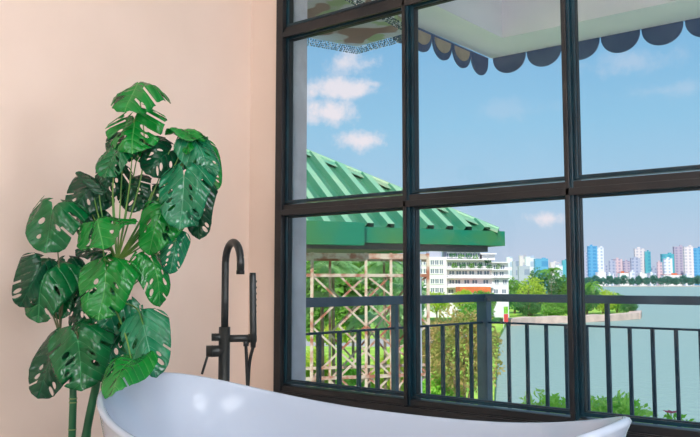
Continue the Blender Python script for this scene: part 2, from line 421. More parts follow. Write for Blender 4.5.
bm = bmesh.new(); tube(bm, smooth_path([(b1.x-.02, b1.y, .2), b1, P(97, 380, .06), P(106, 320, .05), K1]), [.016]*9+[.014]*8+[.012]*8+[.01]*8, 12); link('cane', bm, M['cane'], plant, True)

def leaf_geom(seed, nh=1.0):
    """flat monstera blade in unit space: attach point at the origin, tip at y=1, half width 1"""
    rnd = random.Random(seed)
    def halfw(t):                                   # t from notch-back (0) round to the tip (1)
        return math.sin(PI*min(1, t)**.72)**.62
    side = []
    n = 34
    out = {}
    for sgn in (1, -1):
        pts = []
        for i in range(n+1):
            t = i/n
            # polar-ish heart outline
            ang = -1.16*PI/2+t*(PI/2+1.16*PI/2)     # from behind the attach point to straight ahead
            y = math.sin(ang); x = math.cos(ang)
            yy = (y*.34 if y < 0 else (y**1.12))
            w = max(0, x)**.78
            if y > 0: w *= (1-.12*y)
            if t == 0: w, yy = .03, -.10
            elif ang < -PI/2: w, yy = .10+.22*(t*n-1)*.5, -.22-.04*(t*n-1)
            pts.append([w, yy])
        # splits: cut from the margin inwards along the lateral veins
        res = []
        cuts = [12, 16, 20, 24, 28] if seed in (11, 12) else sorted(rnd.sample([13, 17, 21, 25, 29], rnd.choice((1, 2, 3))))
        for i, (x, y) in enumerate(pts):
            if i in cuts:
                dpt = rnd.uniform(.55, .75) if seed in (11, 12) else rnd.uniform(.28, .5)
                ix, iy = x*(1-dpt), y-dpt*x*.55
                a, b = pts[i-1], pts[i+1]
                res.append([x*.8+a[0]*.2, y*.6+a[1]*.4]); res.append([ix+.02, iy-.022]); res.append([ix-.015, iy+.022]); res.append([x*.75+b[0]*.25, y*.7+b[1]*.3])
            else:
                res.append([x+rnd.uniform(-.008, .008), y])
        out[sgn] = [(max(.0, p[0])*sgn, p[1]) for p in res]
    right = out[1]; left = out[-1]
    right[-1] = (0.0, 1.03); poly = [(0.0, 0.0)]+right+left[:-1][::-1]
    holes = []
    for sgn in (1, -1):
        for y0 in (.08, .27, .46, .62):
            if rnd.random() < .62*nh:
                r = rnd.uniform(.26, .5); L = rnd.uniform(.07, .17); w = rnd.uniform(.032, .062)
                cx, cy = r, y0+r*.5
                if cy > .8: continue
                d = Vector((.87, .5)); q = Vector((-.5, .87))
                holes.append([((cx+d.x*L*math.cos(a)+q.x*w*math.sin(a))*sgn, cy+d.y*L*math.cos(a)+q.y*w*math.sin(a)) for a in [k*2*PI/10 for k in range(10)]])
    return poly, holes
def inside(p, poly):
    c = False; j = len(poly)-1
    for i in range(len(poly)):
        xi, yi = poly[i]; xj, yj = poly[j]
        if (yi > p[1]) != (yj > p[1]) and p[0] < (xj-xi)*(p[1]-yi)/(yj-yi)+xi: c = not c
        j = i
    return c
def tri_leaf(seed, nh=1.0):
    poly, holes = leaf_geom(seed, nh)
    vs = [Vector(p) for p in poly]; faces = [list(range(len(poly)))]
    edges = [(i, (i+1) % len(poly)) for i in range(len(poly))]
    for h in holes:
        b = len(vs); vs += [Vector(p) for p in h]; edges += [(b+i, b+(i+1) % len(h)) for i in range(len(h))]
    g = -.35
    k = 0
    while g < 1.0:
        x = -1+(k % 2)*.05
        while x <= 1:
            if inside((x, g), poly) and not any(inside((x, g), h) for h in holes): vs.append(Vector((x, g)))
            x += .1
        g += .075; k += 1
    V, E, Fc, *_ = delaunay_2d_cdt(vs, edges, [], 0, 1e-5)
    fs = []
    for f in Fc:
        c = sum((V[i] for i in f), Vector((0, 0)))/len(f)
        if inside(c, poly) and not any(inside(c, h) for h in holes): fs.append(tuple(f))
    return V, fs
def make_leaf(spec, seed):
    Ax, Ay, Tx, Ty, W, da, dt, roll, droop, fold, mk, node, sag = spec
    a = P(Ax, Ay, da); t = P(Tx, Ty, dt); d = t-a; L = d.length*1.04; d.normalize()
    view = (-FWD+UP*.12).normalized()
    nrm = (view-d*view.dot(d)).normalized()
    nrm = Matrix.Rotation(math.radians(roll), 3, d) @ nrm
    sx = d.cross(nrm).normalized()
    hw = W*1.13/2*PD/F; V, fs = tri_leaf(seed, 1.0)
    rnd = random.Random(seed*3+1); ph = rnd.uniform(0, 6)
    vs = []; uvs = []
    for v in V:
        x, y = v.x, v.y
        s = y-.5*abs(x)
        z = -fold*x*x*hw + .03*hw*math.sin(s*PI*9.2+.6)*min(1, abs(x)*3) + .13*hw*math.sin(3.1*x+4*y+ph) + .06*hw*math.sin(7*x-3*y+2*ph)
        # droop: bend the blade back along its length
        th = math.radians(droop)
        if abs(th) > .01:
            rad = L/th; an = (y-.5)*th
            yy = L*.5+rad*math.sin(an); zz = rad*(math.cos(an)-math.cos(.5*th))
        else: yy, zz = y*L, 0
        q = a+d*yy+sx*(x*hw*(1-.10*abs(fold)))+nrm*(z+zz)
        vs.append(tuple(q)); uvs.append((x, y))
    o = raw('leaf', vs, fs, M[mk], plant, True, uvs)
    md = o.modifiers.new('thickness', 'SOLIDIFY'); md.thickness = .0009; md.offset = 0
    b = {1: K1, 2: K2, 3: K3, 4: P(60, 335, .01)}[node]
    an = nrm*(.0*L)
    mid = (a+b)/2+(UP*sag[1]+RGT*sag[0])*PD/F
    th = math.radians(droop); a2 = a+nrm*((L/th)*(math.cos(.5*th)-math.cos(.5*th)) if abs(th) > .01 else 0)
    bm = bmesh.new(); pth = smooth_path([b, mid, a2], 7)
    tube(bm, pth, [.0031-.0013*i/(len(pth)-1) for i in range(len(pth))], 8)
    link('leaf_stalk', bm, M['stalkd'] if node in (2, 4) else M['stalk'], o, True)
    return o
# attach x,y, tip x,y, width, depth offsets, roll, droop, fold, material, stalk node, sag(px right, px up)
LEAVES = [
 (138, 83, 126, 113, 54, .03, -.10, 4, 60, .8, 'leafB', 1, (16, 10)),
 (134, 119, 133, 153, 58, .0, -.06, 0, 30, .4, 'leafB', 1, (4, 6)),
 (116, 146, 106, 177, 36, -.03, -.10, 10, 40, .5, 'leafA', 1, (-4, 4)),
 (140, 142, 144, 160, 26, .08, .02, 0, 20, .3, 'leafB', 1, (0, 0)),
 (170, 150, 147, 173, 44, .02, -.02, -12, 40, .4, 'leafC', 1, (4, 0)),
 (197, 134, 167, 131, 38, .00, .0, 74, 20, .3, 'leafB', 1, (6, 0)),
 (188, 136, 189, 152, 20, .02, -.06, 0, 20, .3, 'leafB', 1, (6, 0)),
 (195, 143, 211, 178, 38, -.02, -.05, -28, 35, .4, 'leafD', 1, (6, 0)),
 (199, 152, 214, 190, 38, .06, .06, -15, 25, .4, 'leafB', 1, (6, 0)),
 (184, 176, 181, 227, 52, -.08, -.10, 6, 40, .35, 'leafD', 1, (6, -4)),
 (196, 194, 200, 237, 34, .02, .05, 18, 40, .5, 'leafC', 1, (6, -4)),
 (162, 214, 148, 252, 44, -.04, -.06, 6, 25, .3, 'leafB', 1, (2, -4)),
 (176, 240, 170, 272, 28, .00, .0, -20, 25, .4, 'leafD', 1, (2, -8)),
 (152, 262, 160, 305, 34, -.02, .0, -40, 50, .5, 'leafB', 3, (8, 2)),
 (53, 210, 46, 251, 56, -.03, -.05, 2, 40, .4, 'leafA', 4, (2, 8)),
 (92, 188, 72, 213, 46, .06, .04, -6, 30, .4, 'leafC', 1, (-4, 2)),
 (98, 186, 77, 172, 14, .0, .02, 35, 20, .4, 'leafC', 1, (-4, 2)),
 (101, 222, 101, 244, 58, -.06, -.16, 0, 25, .35, 'leafB', 3, (-2, 0)),
 (100, 251, 77, 251, 26, .04, .06, 52, 10, .3, 'leafC', 1, (-2, -4)),
 (106, 257, 104, 273, 32, .05, .03, 0, 20, .3, 'leafB', 1, (0, 0)),
 (106, 271, 100, 318, 54, -.10, -.12, 4, 35, .35, 'leafB', 3, (0, 2)),
 (50, 272, 36, 320, 54, -.02, -.04, 6, 45, .5, 'leafA', 4, (-2, 4)),
 (40, 268, 20, 306, 38, -.05, -.05, -24, 50, .6, 'leafC', 4, (-4, 6)),
 (84, 298, 74, 333, 30, .03, .03, 10, 30, .4, 'leafC', 3, (-4, 4)),
 (122, 304, 98, 334, 42, -.02, -.05, 0, 30, .35, 'leafD', 3, (2, 4)),
 (60, 348, 38, 396, 50, -.02, -.04, 6, 45, .45, 'leafC', 2, (-3, 6)),
 (78, 340, 82, 388, 58, -.12, -.12, -4, 35, .35, 'leafA', 2, (2, 8)),
 (118, 334, 103, 369, 38, .00, .0, 0, 25, .35, 'leafD', 3, (4, -6)),
 (143, 324, 156, 375, 44, -.16, -.20, -8, 40, .5, 'leafD', 3, (8, 4)),
 (134, 318, 128, 352, 36, .00, -.02, 8, 30, .4, 'leafA', 3, (8, 4)),
 (131, 358, 113, 393, 40, -.32, -.50, 4, 20, .3, 'leafB', 3, (4, -6)),
 (112, 170, 103, 200, 36, .06, .05, 0, 30, .4, 'leafC', 1, (0, 0)),
 (130, 186, 140, 210, 38, .05, .03, 10, 30, .4, 'leafC', 1, (0, 0)),
 (152, 192, 160, 216, 34, .04, .02, 0, 30, .4, 'leafC', 1, (3, 0)),
 (168, 208, 176, 236, 26, .03, .02, -10, 30, .4, 'leafC', 1, (4, 0)),
 (92, 214, 84, 238, 36, .08, .08, 0, 30, .4, 'leafC', 1, (0, 0)),
 (62, 290, 60, 318, 30, .03, .02, 0, 30, .4, 'leafA', 4, (0, 0)),
 (94, 326, 90, 352, 42, -.04, -.06, 0, 30, .4, 'leafA', 2, (0, 4)),
 (66, 266, 66, 300, 30, .04, .02, 0, 30, .4, 'leafC', 4, (0, 0)),
 (124, 138, 118, 164, 36, .04, .02, 0, 30, .4, 'leafC', 1, (0, 0)),
 (180, 196, 196, 224, 36, .02, .02, -14, 40, .5, 'leafD', 1, (4, 0)),
 (96, 352, 108, 380, 30, .00, .0, 0, 30, .4, 'leafC', 2, (0, 0)),
]
for i, s in enumerate(LEAVES): make_leaf(s, i+11)

# ------------------------------------------------------------------ balcony
bm = bmesh.new()
v = [(-3.16, 3.081), (XR+.2, 3.081), (XR+.2, 5.5), (-2.9, 5.5)]
lo = [bm.verts.new((x, y, -.42)) for x, y in v]; hi = [bm.verts.new((x, y, -.25)) for x, y in v]
bm.faces.new(lo[::-1]); bm.faces.new(hi)
for i in range(4): bm.faces.new((lo[i], lo[(i+1) % 4], hi[(i+1) % 4], hi[i]))
struct(link('balcony_slab', bm, M['floor']), 'tiled balcony floor outside the window')
rl = thing('balcony_railing', 'slate blue metal balcony railing with thin dark balusters', 'railing', (-2.82, 5.4, -.25))
o0 = Vector((-2.82, 5.4, -.25))
def L0(x, y, z): return Vector((x, y, z))-o0
A0 = Vector((-3.09, 3.13, 0)); B0 = Vector((-2.82, 5.4, 0)); C0 = Vector((2.4, 5.4, 0))
ZT, ZM, ZB = .872, .682, -.12
def rbar(name, m, a, b, z, w, h):
    bm = bmesh.new(); bar(bm, L0(a.x, a.y, z), L0(b.x, b.y, z), w, h); bmesh.ops.bevel(bm, geom=list(bm.edges), offset=.003, segments=1, affect='EDGES'); return link(name, bm, m, rl)
rbar('top_rail', M['rail'], A0, B0, ZT, .06, .058); rbar('top_rail', M['rail'], B0, C0, ZT+.002, .06, .058)
rbar('middle_rail', M['bal'], A0, B0, ZM, .03, .014); rbar('middle_rail', M['bal'], B0, C0, ZM, .03, .014)
rbar('bottom_rail', M['bal'], A0, B0, ZB, .03, .02); rbar('bottom_rail', M['bal'], B0, C0, ZB, .03, .02)
def post(p, w=.05, z0=-.25, z1=ZT-.028, m='rail', nm='post'):
    bm = bmesh.new(); box(bm, p.x-w/2, p.x+w/2, p.y-w/2, p.y+w/2, z0, z1, .002)
    bmesh.ops.translate(bm, verts=bm.verts, vec=-o0); link(nm, bm, M[m], rl)
post(B0, .085, z1=ZT)
dl = (B0-A0).length; st = .178
for n in range(1, 13):
    p = B0+(A0-B0).normalized()*st*n
    if n == 6: post(p, .038)
    elif (p-B0).length < dl: post(p, .024, ZB, ZM, 'bal', 'baluster')
for n in range(1, 34):
    p = B0+Vector((.0525+.1525*n, 0, 0))
    if n in (6, 18, 30): post(p, .03, ZB, ZT-.028, 'bal', 'baluster')
    elif n in (12, 24): post(p, .05)
    else: post(p, .024, ZB, ZM, 'bal', 'baluster')

# canopy over the balcony
cp = [(-3.30, 3.081), (XR+.3, 3.081), (XR+.3, 6.15), (-3.10, 6.15)]      # outer edge, clockwise from the wall
inn = [(-2.86, 3.081), (XR-.1, 3.081), (XR-.1, 5.62), (-2.73, 5.62)]
bm = bmesh.new()
o_lo = [bm.verts.new((x, y, 3.02)) for x, y in cp]; o_hi = [bm.verts.new((x, y, 3.75)) for x, y in cp]
i_lo = [bm.verts.new((x, y, 3.0)) for x, y in inn]; i_hi = [bm.verts.new((x, y, 3.55)) for x, y in inn]
for i in range(4):
    j = (i+1) % 4
    bm.faces.new((o_lo[i], o_lo[j], o_hi[j], o_hi[i])); bm.faces.new((o_lo[i], i_lo[i], i_lo[j], o_lo[j])); bm.faces.new((i_lo[i], i_hi[i], i_hi[j], i_lo[j]))
bm.faces.new(i_hi); bm.faces.new(o_hi)
struct(link('canopy', bm, M['canopy']), 'white concrete canopy overhanging the balcony')
def valance(a, b, n, label, drop=.165):
    a = Vector(a); b = Vector(b); d = (b-a)/n; bm = bmesh.new(); t = Vector((-d.y, d.x, 0)).normalized()*.006
    w = d.length
    for k in range(n):
        for off in (t,):
            o = a+d*k
            prof = [(0, 0)]+[(.5-.485*math.cos(x), -.02-drop*math.sin(x)**.85) for x in [i*PI/14 for i in range(15)]]+[(1, 0)]
            r1 = [bm.verts.new(o+d*u+UP*z-t) for u, z in prof]; r2 = [bm.verts.new(o+d*u+UP*z+t) for u, z in prof]
            bm.faces.new(r1); bm.faces.new(r2[::-1])
            for i in range(len(prof)-1): bm.faces.new((r1[i], r2[i], r2[i+1], r1[i+1]))
    vo = link('scalloped_valance', bm, M['val']); tag(vo, label, 'awning valance')
    return vo
valance((-3.27, 3.12, 3.018), (-3.12, 6.12, 3.018), 10, 'scalloped cloth valance along the short left edge of the canopy')
v2 = valance((-3.10, 6.17, 3.05), (2.5, 6.17, 3.05), 17, 'navy scalloped valance along the long front edge of the canopy')
# tan lining patches on the left valance
bm = bmesh.new()
for k in range(6, 9):
    a = Vector((-3.27, 3.12, 3.018)); d = (Vector((-3.12, 6.12, 3.018))-a)/10; t = Vector((d.y, -d.x, 0)).normalized()*.012
    prof = [(.5-.4*math.cos(x), -.02-.105*math.sin(x)) for x in [i*PI/12 for i in range(13)]]
    r1 = [bm.verts.new(a+d*(k+u)+UP*z+t) for u, z in prof]; r2 = [bm.verts.new(a+d*(k+u)+UP*z+t*.5) for u, z in prof]
    bm.faces.new(r1); bm.faces.new(r2[::-1])
    for i in range(13): bm.faces.new((r1[i], r2[i], r2[(i+1) % 13], r1[(i+1) % 13]))
lin = link('lining', bm, M['valtan'], [o for o in C.objects if o.name == 'scalloped_valance'][0]); lin['label'] = 'tan lining patches'
# patterned awning corner
pm = mat('leaf_print_cloth', rgb(240, 240, 242), .7, col2=rgb(206, 222, 186), scale=3.2, thr=(.50, .54), transl=.8)
def pattern_mat():
    m = pm; N = m.node_tree.nodes; L = m.node_tree.links; b = N['Principled BSDF']
    src = b.inputs['Base Color'].links[0].from_socket
    n = N.new('ShaderNodeTexNoise'); n.inputs['Scale'].default_value = 4.1; n.inputs['Detail'].default_value = 1
    tc = N.new('ShaderNodeTexCoord'); mp = N.new('ShaderNodeMapping'); mp.inputs['Location'].default_value = (5, 3, 1)
    L.new(tc.outputs['Object'], mp.inputs[0]); L.new(mp.outputs[0], n.inputs['Vector'])
    r = N.new('ShaderNodeValToRGB'); r.color_ramp.elements[0].position = .55; r.color_ramp.elements[1].position = .58
    L.new(n.outputs['Fac'], r.inputs['Fac'])
    mx = N.new('ShaderNodeMix'); mx.data_type = 'RGBA'; L.new(r.outputs['Color'], mx.inputs[0]); L.new(src, mx.inputs[6]); mx.inputs[7].default_value = rgb(190, 164, 156)
    L.new(mx.outputs[2], b.inputs['Base Color'])
    for nd in N:
        if nd.type == 'BSDF_TRANSLUCENT': L.new(mx.outputs[2], nd.inputs['Color'])
pattern_mat()
aw = thing('patterned_awning', 'leaf-printed cloth awning with a beaded fringe, high beside the window', 'awning', (-2.95, 3.09, 2.6))
oa = Vector((-2.95, 3.09, 2.6))
poly = [(-3.30, 3.09), (-2.50, 3.09), (-2.55, 4.02), (-3.06, 4.06), (-3.2, 3.7)]
bm = bmesh.new(); a = [bm.verts.new(Vector((x, y, 2.6))-oa) for x, y in poly]; b = [bm.verts.new(Vector((x, y, 2.63))-oa) for x, y in poly]
bm.faces.new(a[::-1]); bm.faces.new(b)
for i in range(5): bm.faces.new((a[i], a[(i+1) % 5], b[(i+1) % 5], b[i]))
link('cloth', bm, pm, aw)
for x in (-3.22, -2.58):
    bm = bmesh.new(); bar(bm, Vector((x, 3.08, 2.645))-oa, Vector((x, 3.6, 2.645))-oa, .02, .03); bar(bm, Vector((x, 3.08, 2.95))-oa, Vector((x, 3.5, 2.655))-oa, .015, .015); link('bracket', bm, M['white'], aw)
bead = mat('fringe_bead', rgb(40, 84, 92), .3, col2=rgb(226, 232, 234), scale=55, thr=(.56, .58))
bm = bmesh.new(); rnd = random.Random(5)
for (p, q) in ((poly[1], poly[2]), (poly[2], poly[3]), (poly[3], poly[4]), (poly[4], poly[0])):
    p = Vector((*p, 2.6)); q = Vector((*q, 2.6)); n = int((q-p).length/.016)
    for k in range(n):
        for r_ in range(4):
            c = p.lerp(q, (k+.5*(r_ % 2))/n)-oa-UP*(.008+.013*r_)+Vector((rnd.uniform(-.003, .003), rnd.uniform(-.003, .003), 0))
            bmesh.ops.create_icosphere(bm, subdivisions=1, radius=.0062, matrix=Matrix.Translation(c))
fr = link('beaded_fringe', bm, bead, aw); fr['kind'] = 'stuff'

# ------------------------------------------------------------------ green roof next door
ED = Vector((.91, .41)).normalized(); UD = Vector((-.41, .91)).normalized()
e3 = RGT*ED.x+FWD*ED.y; u3 = RGT*UD.x+FWD*UD.y; PITCHR = .62
cor = at(497, 233, 12.05)
rf = thing('corrugated_roof', 'green corrugated metal hip roof of the neighbouring building', 'roof', (cor.x, cor.y, cor.z))
# main slope: ribs run up the slope, clipped by the hip
per = .34; Lr = 11.0; SM = 5.0
prof = [(0, 0), (.40, 0), (.47, .10), (.78, .10), (.9, 0)]
def slope_mesh(name, ex, ux, Ltot, parent, flip=1):
    cols = []
    k = 0
    while k*per < Ltot:
        for f, h in prof: cols.append((k*per+f*per, h))
        k += 1
    vs = []; fs = []
    nrm = (UP-ux*PITCHR).normalized()
    for (t, h) in cols:
        s_top = min(t, SM, max(0, Ltot-t))
        for s in (0, s_top):
            vs.append(tuple(ex*(-t)+ux*s+UP*(PITCHR*s)+nrm*h))
    for i in range(len(cols)-1): fs.append((2*i, 2*i+1, 2*i+3, 2*i+2))
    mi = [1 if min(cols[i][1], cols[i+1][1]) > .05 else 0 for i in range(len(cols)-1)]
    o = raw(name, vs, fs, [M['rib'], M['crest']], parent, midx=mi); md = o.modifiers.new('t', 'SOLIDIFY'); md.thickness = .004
    return o
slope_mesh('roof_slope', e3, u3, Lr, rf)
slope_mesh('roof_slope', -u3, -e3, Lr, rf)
bm = bmesh.new(); hipd = (-e3+u3).normalized()*math.sqrt(2)
hp = [(-e3+u3)*s+UP*(PITCHR*s) for s in (-.02, SM)]
side = (e3+u3).normalized()
off = .13
for sgn in (1, -1):
    q = side*sgn*off-UP*off*PITCHR*.72
    a = hp[0]+UP*.075; b = hp[1]+UP*.075
    vs = [bm.verts.new(x) for x in (a, b, b+q, a+q, a-UP*.012, b-UP*.012, b+q-UP*.012, a+q-UP*.012)]
    for f in ((0, 1, 2, 3), (4, 7, 6, 5), (0, 4, 5, 1), (2, 6, 7, 3), (0, 3, 7, 4), (1, 5, 6, 2)): bm.faces.new([vs[i] for i in f])
tube(bm, [hp[0]+UP*.075, hp[1]+UP*.075], .03, 8)
link('hip_cap', bm, M['cap'], rf)
bm = bmesh.new(); bar(bm, e3*.10-u3*.02-UP*.09, -e3*2.42-u3*.02-UP*.09, .1, .23); g = link('fascia', bm, M['fascia'], rf)
bm = bmesh.new(); bar(bm, -e3*2.40-u3*.08-UP*.085, -e3*Lr-u3*.08-UP*.085, .14, .33); link('gutter', bm, M['fascia'], rf)
bm = bmesh.new(); bar(bm, e3*.06+UP*-.09, e3*.06+u3*Lr-UP*.09, .1, .23); link('fascia', bm, M['fascia'], rf)
bm = bmesh.new(); bar(bm, -e3*.15+u3*.12-UP*.23, -e3*(Lr-.2)+u3*.12-UP*.23, .16, .14); link('eave_beam', bm, M['soffit'], rf)
bm = bmesh.new(); v4 = [Vector(x) for x in (-e3*.05+u3*.05, -e3*Lr+u3*.05, -e3*Lr+u3*Lr, -e3*.05+u3*Lr)]
aa = [bm.verts.new(x-UP*.16) for x in v4]; bb = [bm.verts.new(x-UP*.12) for x in v4]; bm.faces.new(aa); bm.faces.new(bb)
for i in range(4): bm.faces.new((aa[i], aa[(i+1) % 4], bb[(i+1) % 4], bb[i]))
link('soffit', bm, M['soffit'], rf)

# rusty lattice scaffold below the eave
ZG = -8.2
def face_frame(px, d):          # a local frame on the ground
    p = at(px, 300, d); return Vector((p.x, p.y, ZG))
tw = face_frame(312, 10.9)
lt = thing('steel_scaffold', 'rusty cross-braced steel scaffold under the green roof', 'scaffold', tw)
def S(px, z, dd=0):
    d = 10.9+dd+(px-312)*.0045; p = at(px, 281.5, d); return Vector((p.x, p.y, z))-tw
ztop = 1.42
for px, dd, w in ((312, 0, .045), (366, 0, .04), (391, 0, .04), (428, .0, .045), (330, 1.3, .04), (405, 1.3, .04)):
    bm = bmesh.new(); bar(bm, S(px, ZG, dd), S(px, ztop, dd), w, w, FWD); link('upright', bm, M['rust'], lt)
zl = [1.37, 1.09, .36, -.37, -1.1, -1.83, -2.6, -3.4]
for i, z in enumerate(zl):
    if i in (2, 4, 6): continue
    for dd in (0, 1.3):
        bm = bmesh.new(); bar(bm, S(306, z, dd), S(429, z, dd), .04, .045 if i else .08); link('rail', bm, M['rust'], lt)
def brace(px0, z0, px1, z1, dd, w=.028):
    bm = bmesh.new(); bar(bm, S(px0, z0, dd), S(px1, z1, dd), .02, w); link('brace', bm, M['rust'], lt)
for (x0, x1) in ((312, 366), (366, 428), (339, 391)):
    for a, b in zip(zl[1:], zl[2:]):
        if x1-x0 < 30: brace(x0, a, x1, b, 0)
        else: brace(x0, a, x1, b, 0); brace(x1, a, x0, b, .03)
for (x0, x1) in ((330, 372), (372, 405)):
    for a, b in zip(zl[1:], zl[2:]): brace(x0, a-.2, x1, b-.2, 1.3); brace(x1, a-.2, x0, b-.2, 1.33)
bm = bmesh.new(); pp = face_frame(419, 11.4); tube(bm, [(0, 0, 0), (0, 0, 9.6)], .04, 12)
pl = link('drainpipe', bm, M['palepipe']); pl.location = pp; tag(pl, 'pale drainpipe running down beside the rusty scaffold', 'pipe')

# ------------------------------------------------------------------ terrain, lake
W_Z = -9.0
bm = bmesh.new(); q = [cw(-900, -200, W_Z), cw(2600, -200, W_Z), cw(3600, 4200, W_Z), cw(-2400, 4200, W_Z)]
bm.faces.new([bm.verts.new(x) for x in q]); lake = link('lake', bm, None)
lake.data.materials.clear()
def water():
    m = bpy.data.materials.new('lake_water'); m.use_nodes = True; N = m.node_tree.nodes; L = m.node_tree.links; b = N['Principled BSDF']
    b.inputs['Base Color'].default_value = rgb(158, 180, 166); b.inputs['Roughness'].default_value = .35; b.inputs['IOR'].default_value = 1.33
    tc = N.new('ShaderNodeTexCoord'); n = N.new('ShaderNodeTexNoise'); n.inputs['Scale'].default_value = .9; n.inputs['Detail'].default_value = 5
    L.new(tc.outputs['Object'], n.inputs['Vector']); bp = N.new('ShaderNodeBump'); bp.inputs['Strength'].default_value = .9; bp.inputs['Distance'].default_value = .4
    L.new(n.outputs['Fac'], bp.inputs['Height']); L.new(bp.outputs['Normal'], b.inputs['Normal']); return m
lake.data.materials.append(water()); struct(lake, 'calm blue-green lake reaching to the skyline')
def prism(name, pts, z0, z1, m, label):
    bm = bmesh.new(); lo = [bm.verts.new((p.x, p.y, z0)) for p in pts]; hi = [bm.verts.new((p.x, p.y, z1)) for p in pts]
    bm.faces.new(lo[::-1]); bm.faces.new(hi); n = len(pts)
    for i in range(n): bm.faces.new((lo[i], lo[(i+1) % n], hi[(i+1) % n], hi[i]))
    return struct(link(name, bm, m), label)
def G(px, py): return on_z(px, py, ZG)
shore = [cw(3.0, 2, 0), cw(4.6, 25, 0), G(494, 396), G(497, 360), G(499, 334), G(506, 322), G(530, 320.5), G(560, 319.5), G(600, 318), G(634, 316), G(636, 313.5), G(628, 308), G(612, 302), G(590, 298), G(560, 294), G(520, 291)]
land = shore+[cw(120, 800, 0), cw(-900, 900, 0), cw(-900, -60, 0), cw(3, -60, 0)]
prism('ground', land, W_Z-.5, ZG, M['grass'], 'bright grassy lakeside ground')
bm = bmesh.new()
for a, b in zip(shore[5:10], shore[6:11]):
    bar(bm, Vector((a.x, a.y, ZG-.1)), Vector((b.x, b.y, ZG+.1)), 3.2, 1.6)
struct(link('embankment', bm, M['prom']), 'pinkish stone lakeside embankment')
prism('path', [G(300, 346), G(405, 347), G(470, 338), G(470, 333), G(405, 339.5), G(300, 338)], ZG, ZG+.05, M['path'], 'pale footpath crossing the lawn')
prism('bounce_paving', [cw(-18, 1, 0), cw(3.0, 1, 0), cw(3.4, 14, 0), cw(-18, 12, 0)], ZG, ZG+.04, M['path'], 'pale paving added below the balcony to bounce light upwards')  # mostly unseen, added so neutral light bounces onto the canopy underside
# far shore
prism('far_shore', [cw(100, 1470, 0), cw(1300, 1470, 0), cw(1500, 2400, 0), cw(-300, 2400, 0)], W_Z-.5, W_Z+1.5, M['path'], 'low far bank of the lake')

# ------------------------------------------------------------------ vegetation
def foliage(name, blobs, n, size, m, parent, seed, aspect=1.8, shell=.55):
    """many small folded leaves filling a set of ellipsoids"""
    rnd = random.Random(seed); vs = []; fs = []
    tot = sum(b[3]*b[4]*b[5] for b in blobs)
    for (cx, cy, cz, rx, ry, rz) in blobs:
        k = max(20, int(n*rx*ry*rz/tot))
        for _ in range(k):
            d = Vector((rnd.gauss(0, 1), rnd.gauss(0, 1), rnd.gauss(0, 1))).normalized()
            r = shell+(1.05-shell)*rnd.random()**.6
            r *= 1+.25*noise.noise(Vector((d.x*2+cx, d.y*2+cy, d.z*2+seed)))
            c = Vector((cx+d.x*rx*r, cy+d.y*ry*r, cz+d.z*rz*r))
            u = (d+Vector((rnd.gauss(0, .7), rnd.gauss(0, .7), rnd.gauss(0, .7)-.2))).normalized()
            w = u.cross(Vector((rnd.gauss(0, 1), rnd.gauss(0, 1), rnd.gauss(0, 1)))).normalized()
            s = size*rnd.uniform(.6, 1.3); nn = u.cross(w)*s*.18
            b = len(vs)
            vs += [tuple(c-u*s*.5), tuple(c+w*s*.5/aspect+nn), tuple(c+u*s*.5), tuple(c-w*s*.5/aspect+nn)]
            fs += [(b, b+1, b+2), (b, b+2, b+3)]
    return raw(name, vs, fs, m, parent)
def blobs_for(w, h, z0, n, rnd):
    out = [(0, 0, z0+h*.5, w*.36, w*.36, h*.42)]
    for _ in range(n):
        a = rnd.uniform(0, 2*PI); r = rnd.uniform(.15, .33)*w
        out.append((r*math.cos(a), r*math.sin(a), z0+h*rnd.uniform(.3, .78), w*rnd.uniform(.16, .26), w*rnd.uniform(.16, .26), h*rnd.uniform(.16, .26)))
    return out
def tree(px, ytop, ybot, d, wpx, m, label, seed, n=1600, size=None, base=ZG, name='tree', cat='tree', group=None, trunk=True):
    """crown between the two heights, seen at that distance"""
    p = at(px, 281.5, d); rnd = random.Random(seed)
    zt = at(px, ytop, d).z; zb = at(px, ybot, d).z; w = wpx*d/F; h = zt-zb
    zb = max(zb, base+.1); h = zt-zb
    t = thing(name, label, cat, (p.x, p.y, base), group=group)
    foliage('crown', blobs_for(w, h, zb-base, 7, rnd), n, size or w*.06, m, t, seed)
    if trunk:
        bm = bmesh.new(); top = zb-base+h*.5
        tube(bm, smooth_path([(0, 0, -.05), (w*.02, 0, top*.5), (0, w*.02, top)], 4), [w*.035*(1-.6*i/8) for i in range(9)], 8)
        for k in range(4):
            a = rnd.uniform(0, 6.28); tube(bm, [(0, 0, top*.75), (w*.14*math.cos(a), w*.14*math.sin(a), top*.95), (w*.28*math.cos(a), w*.28*math.sin(a), top+h*.15)], [w*.018, w*.012, w*.006], 6)
        link('trunk', bm, M['bark'], t)
    return t
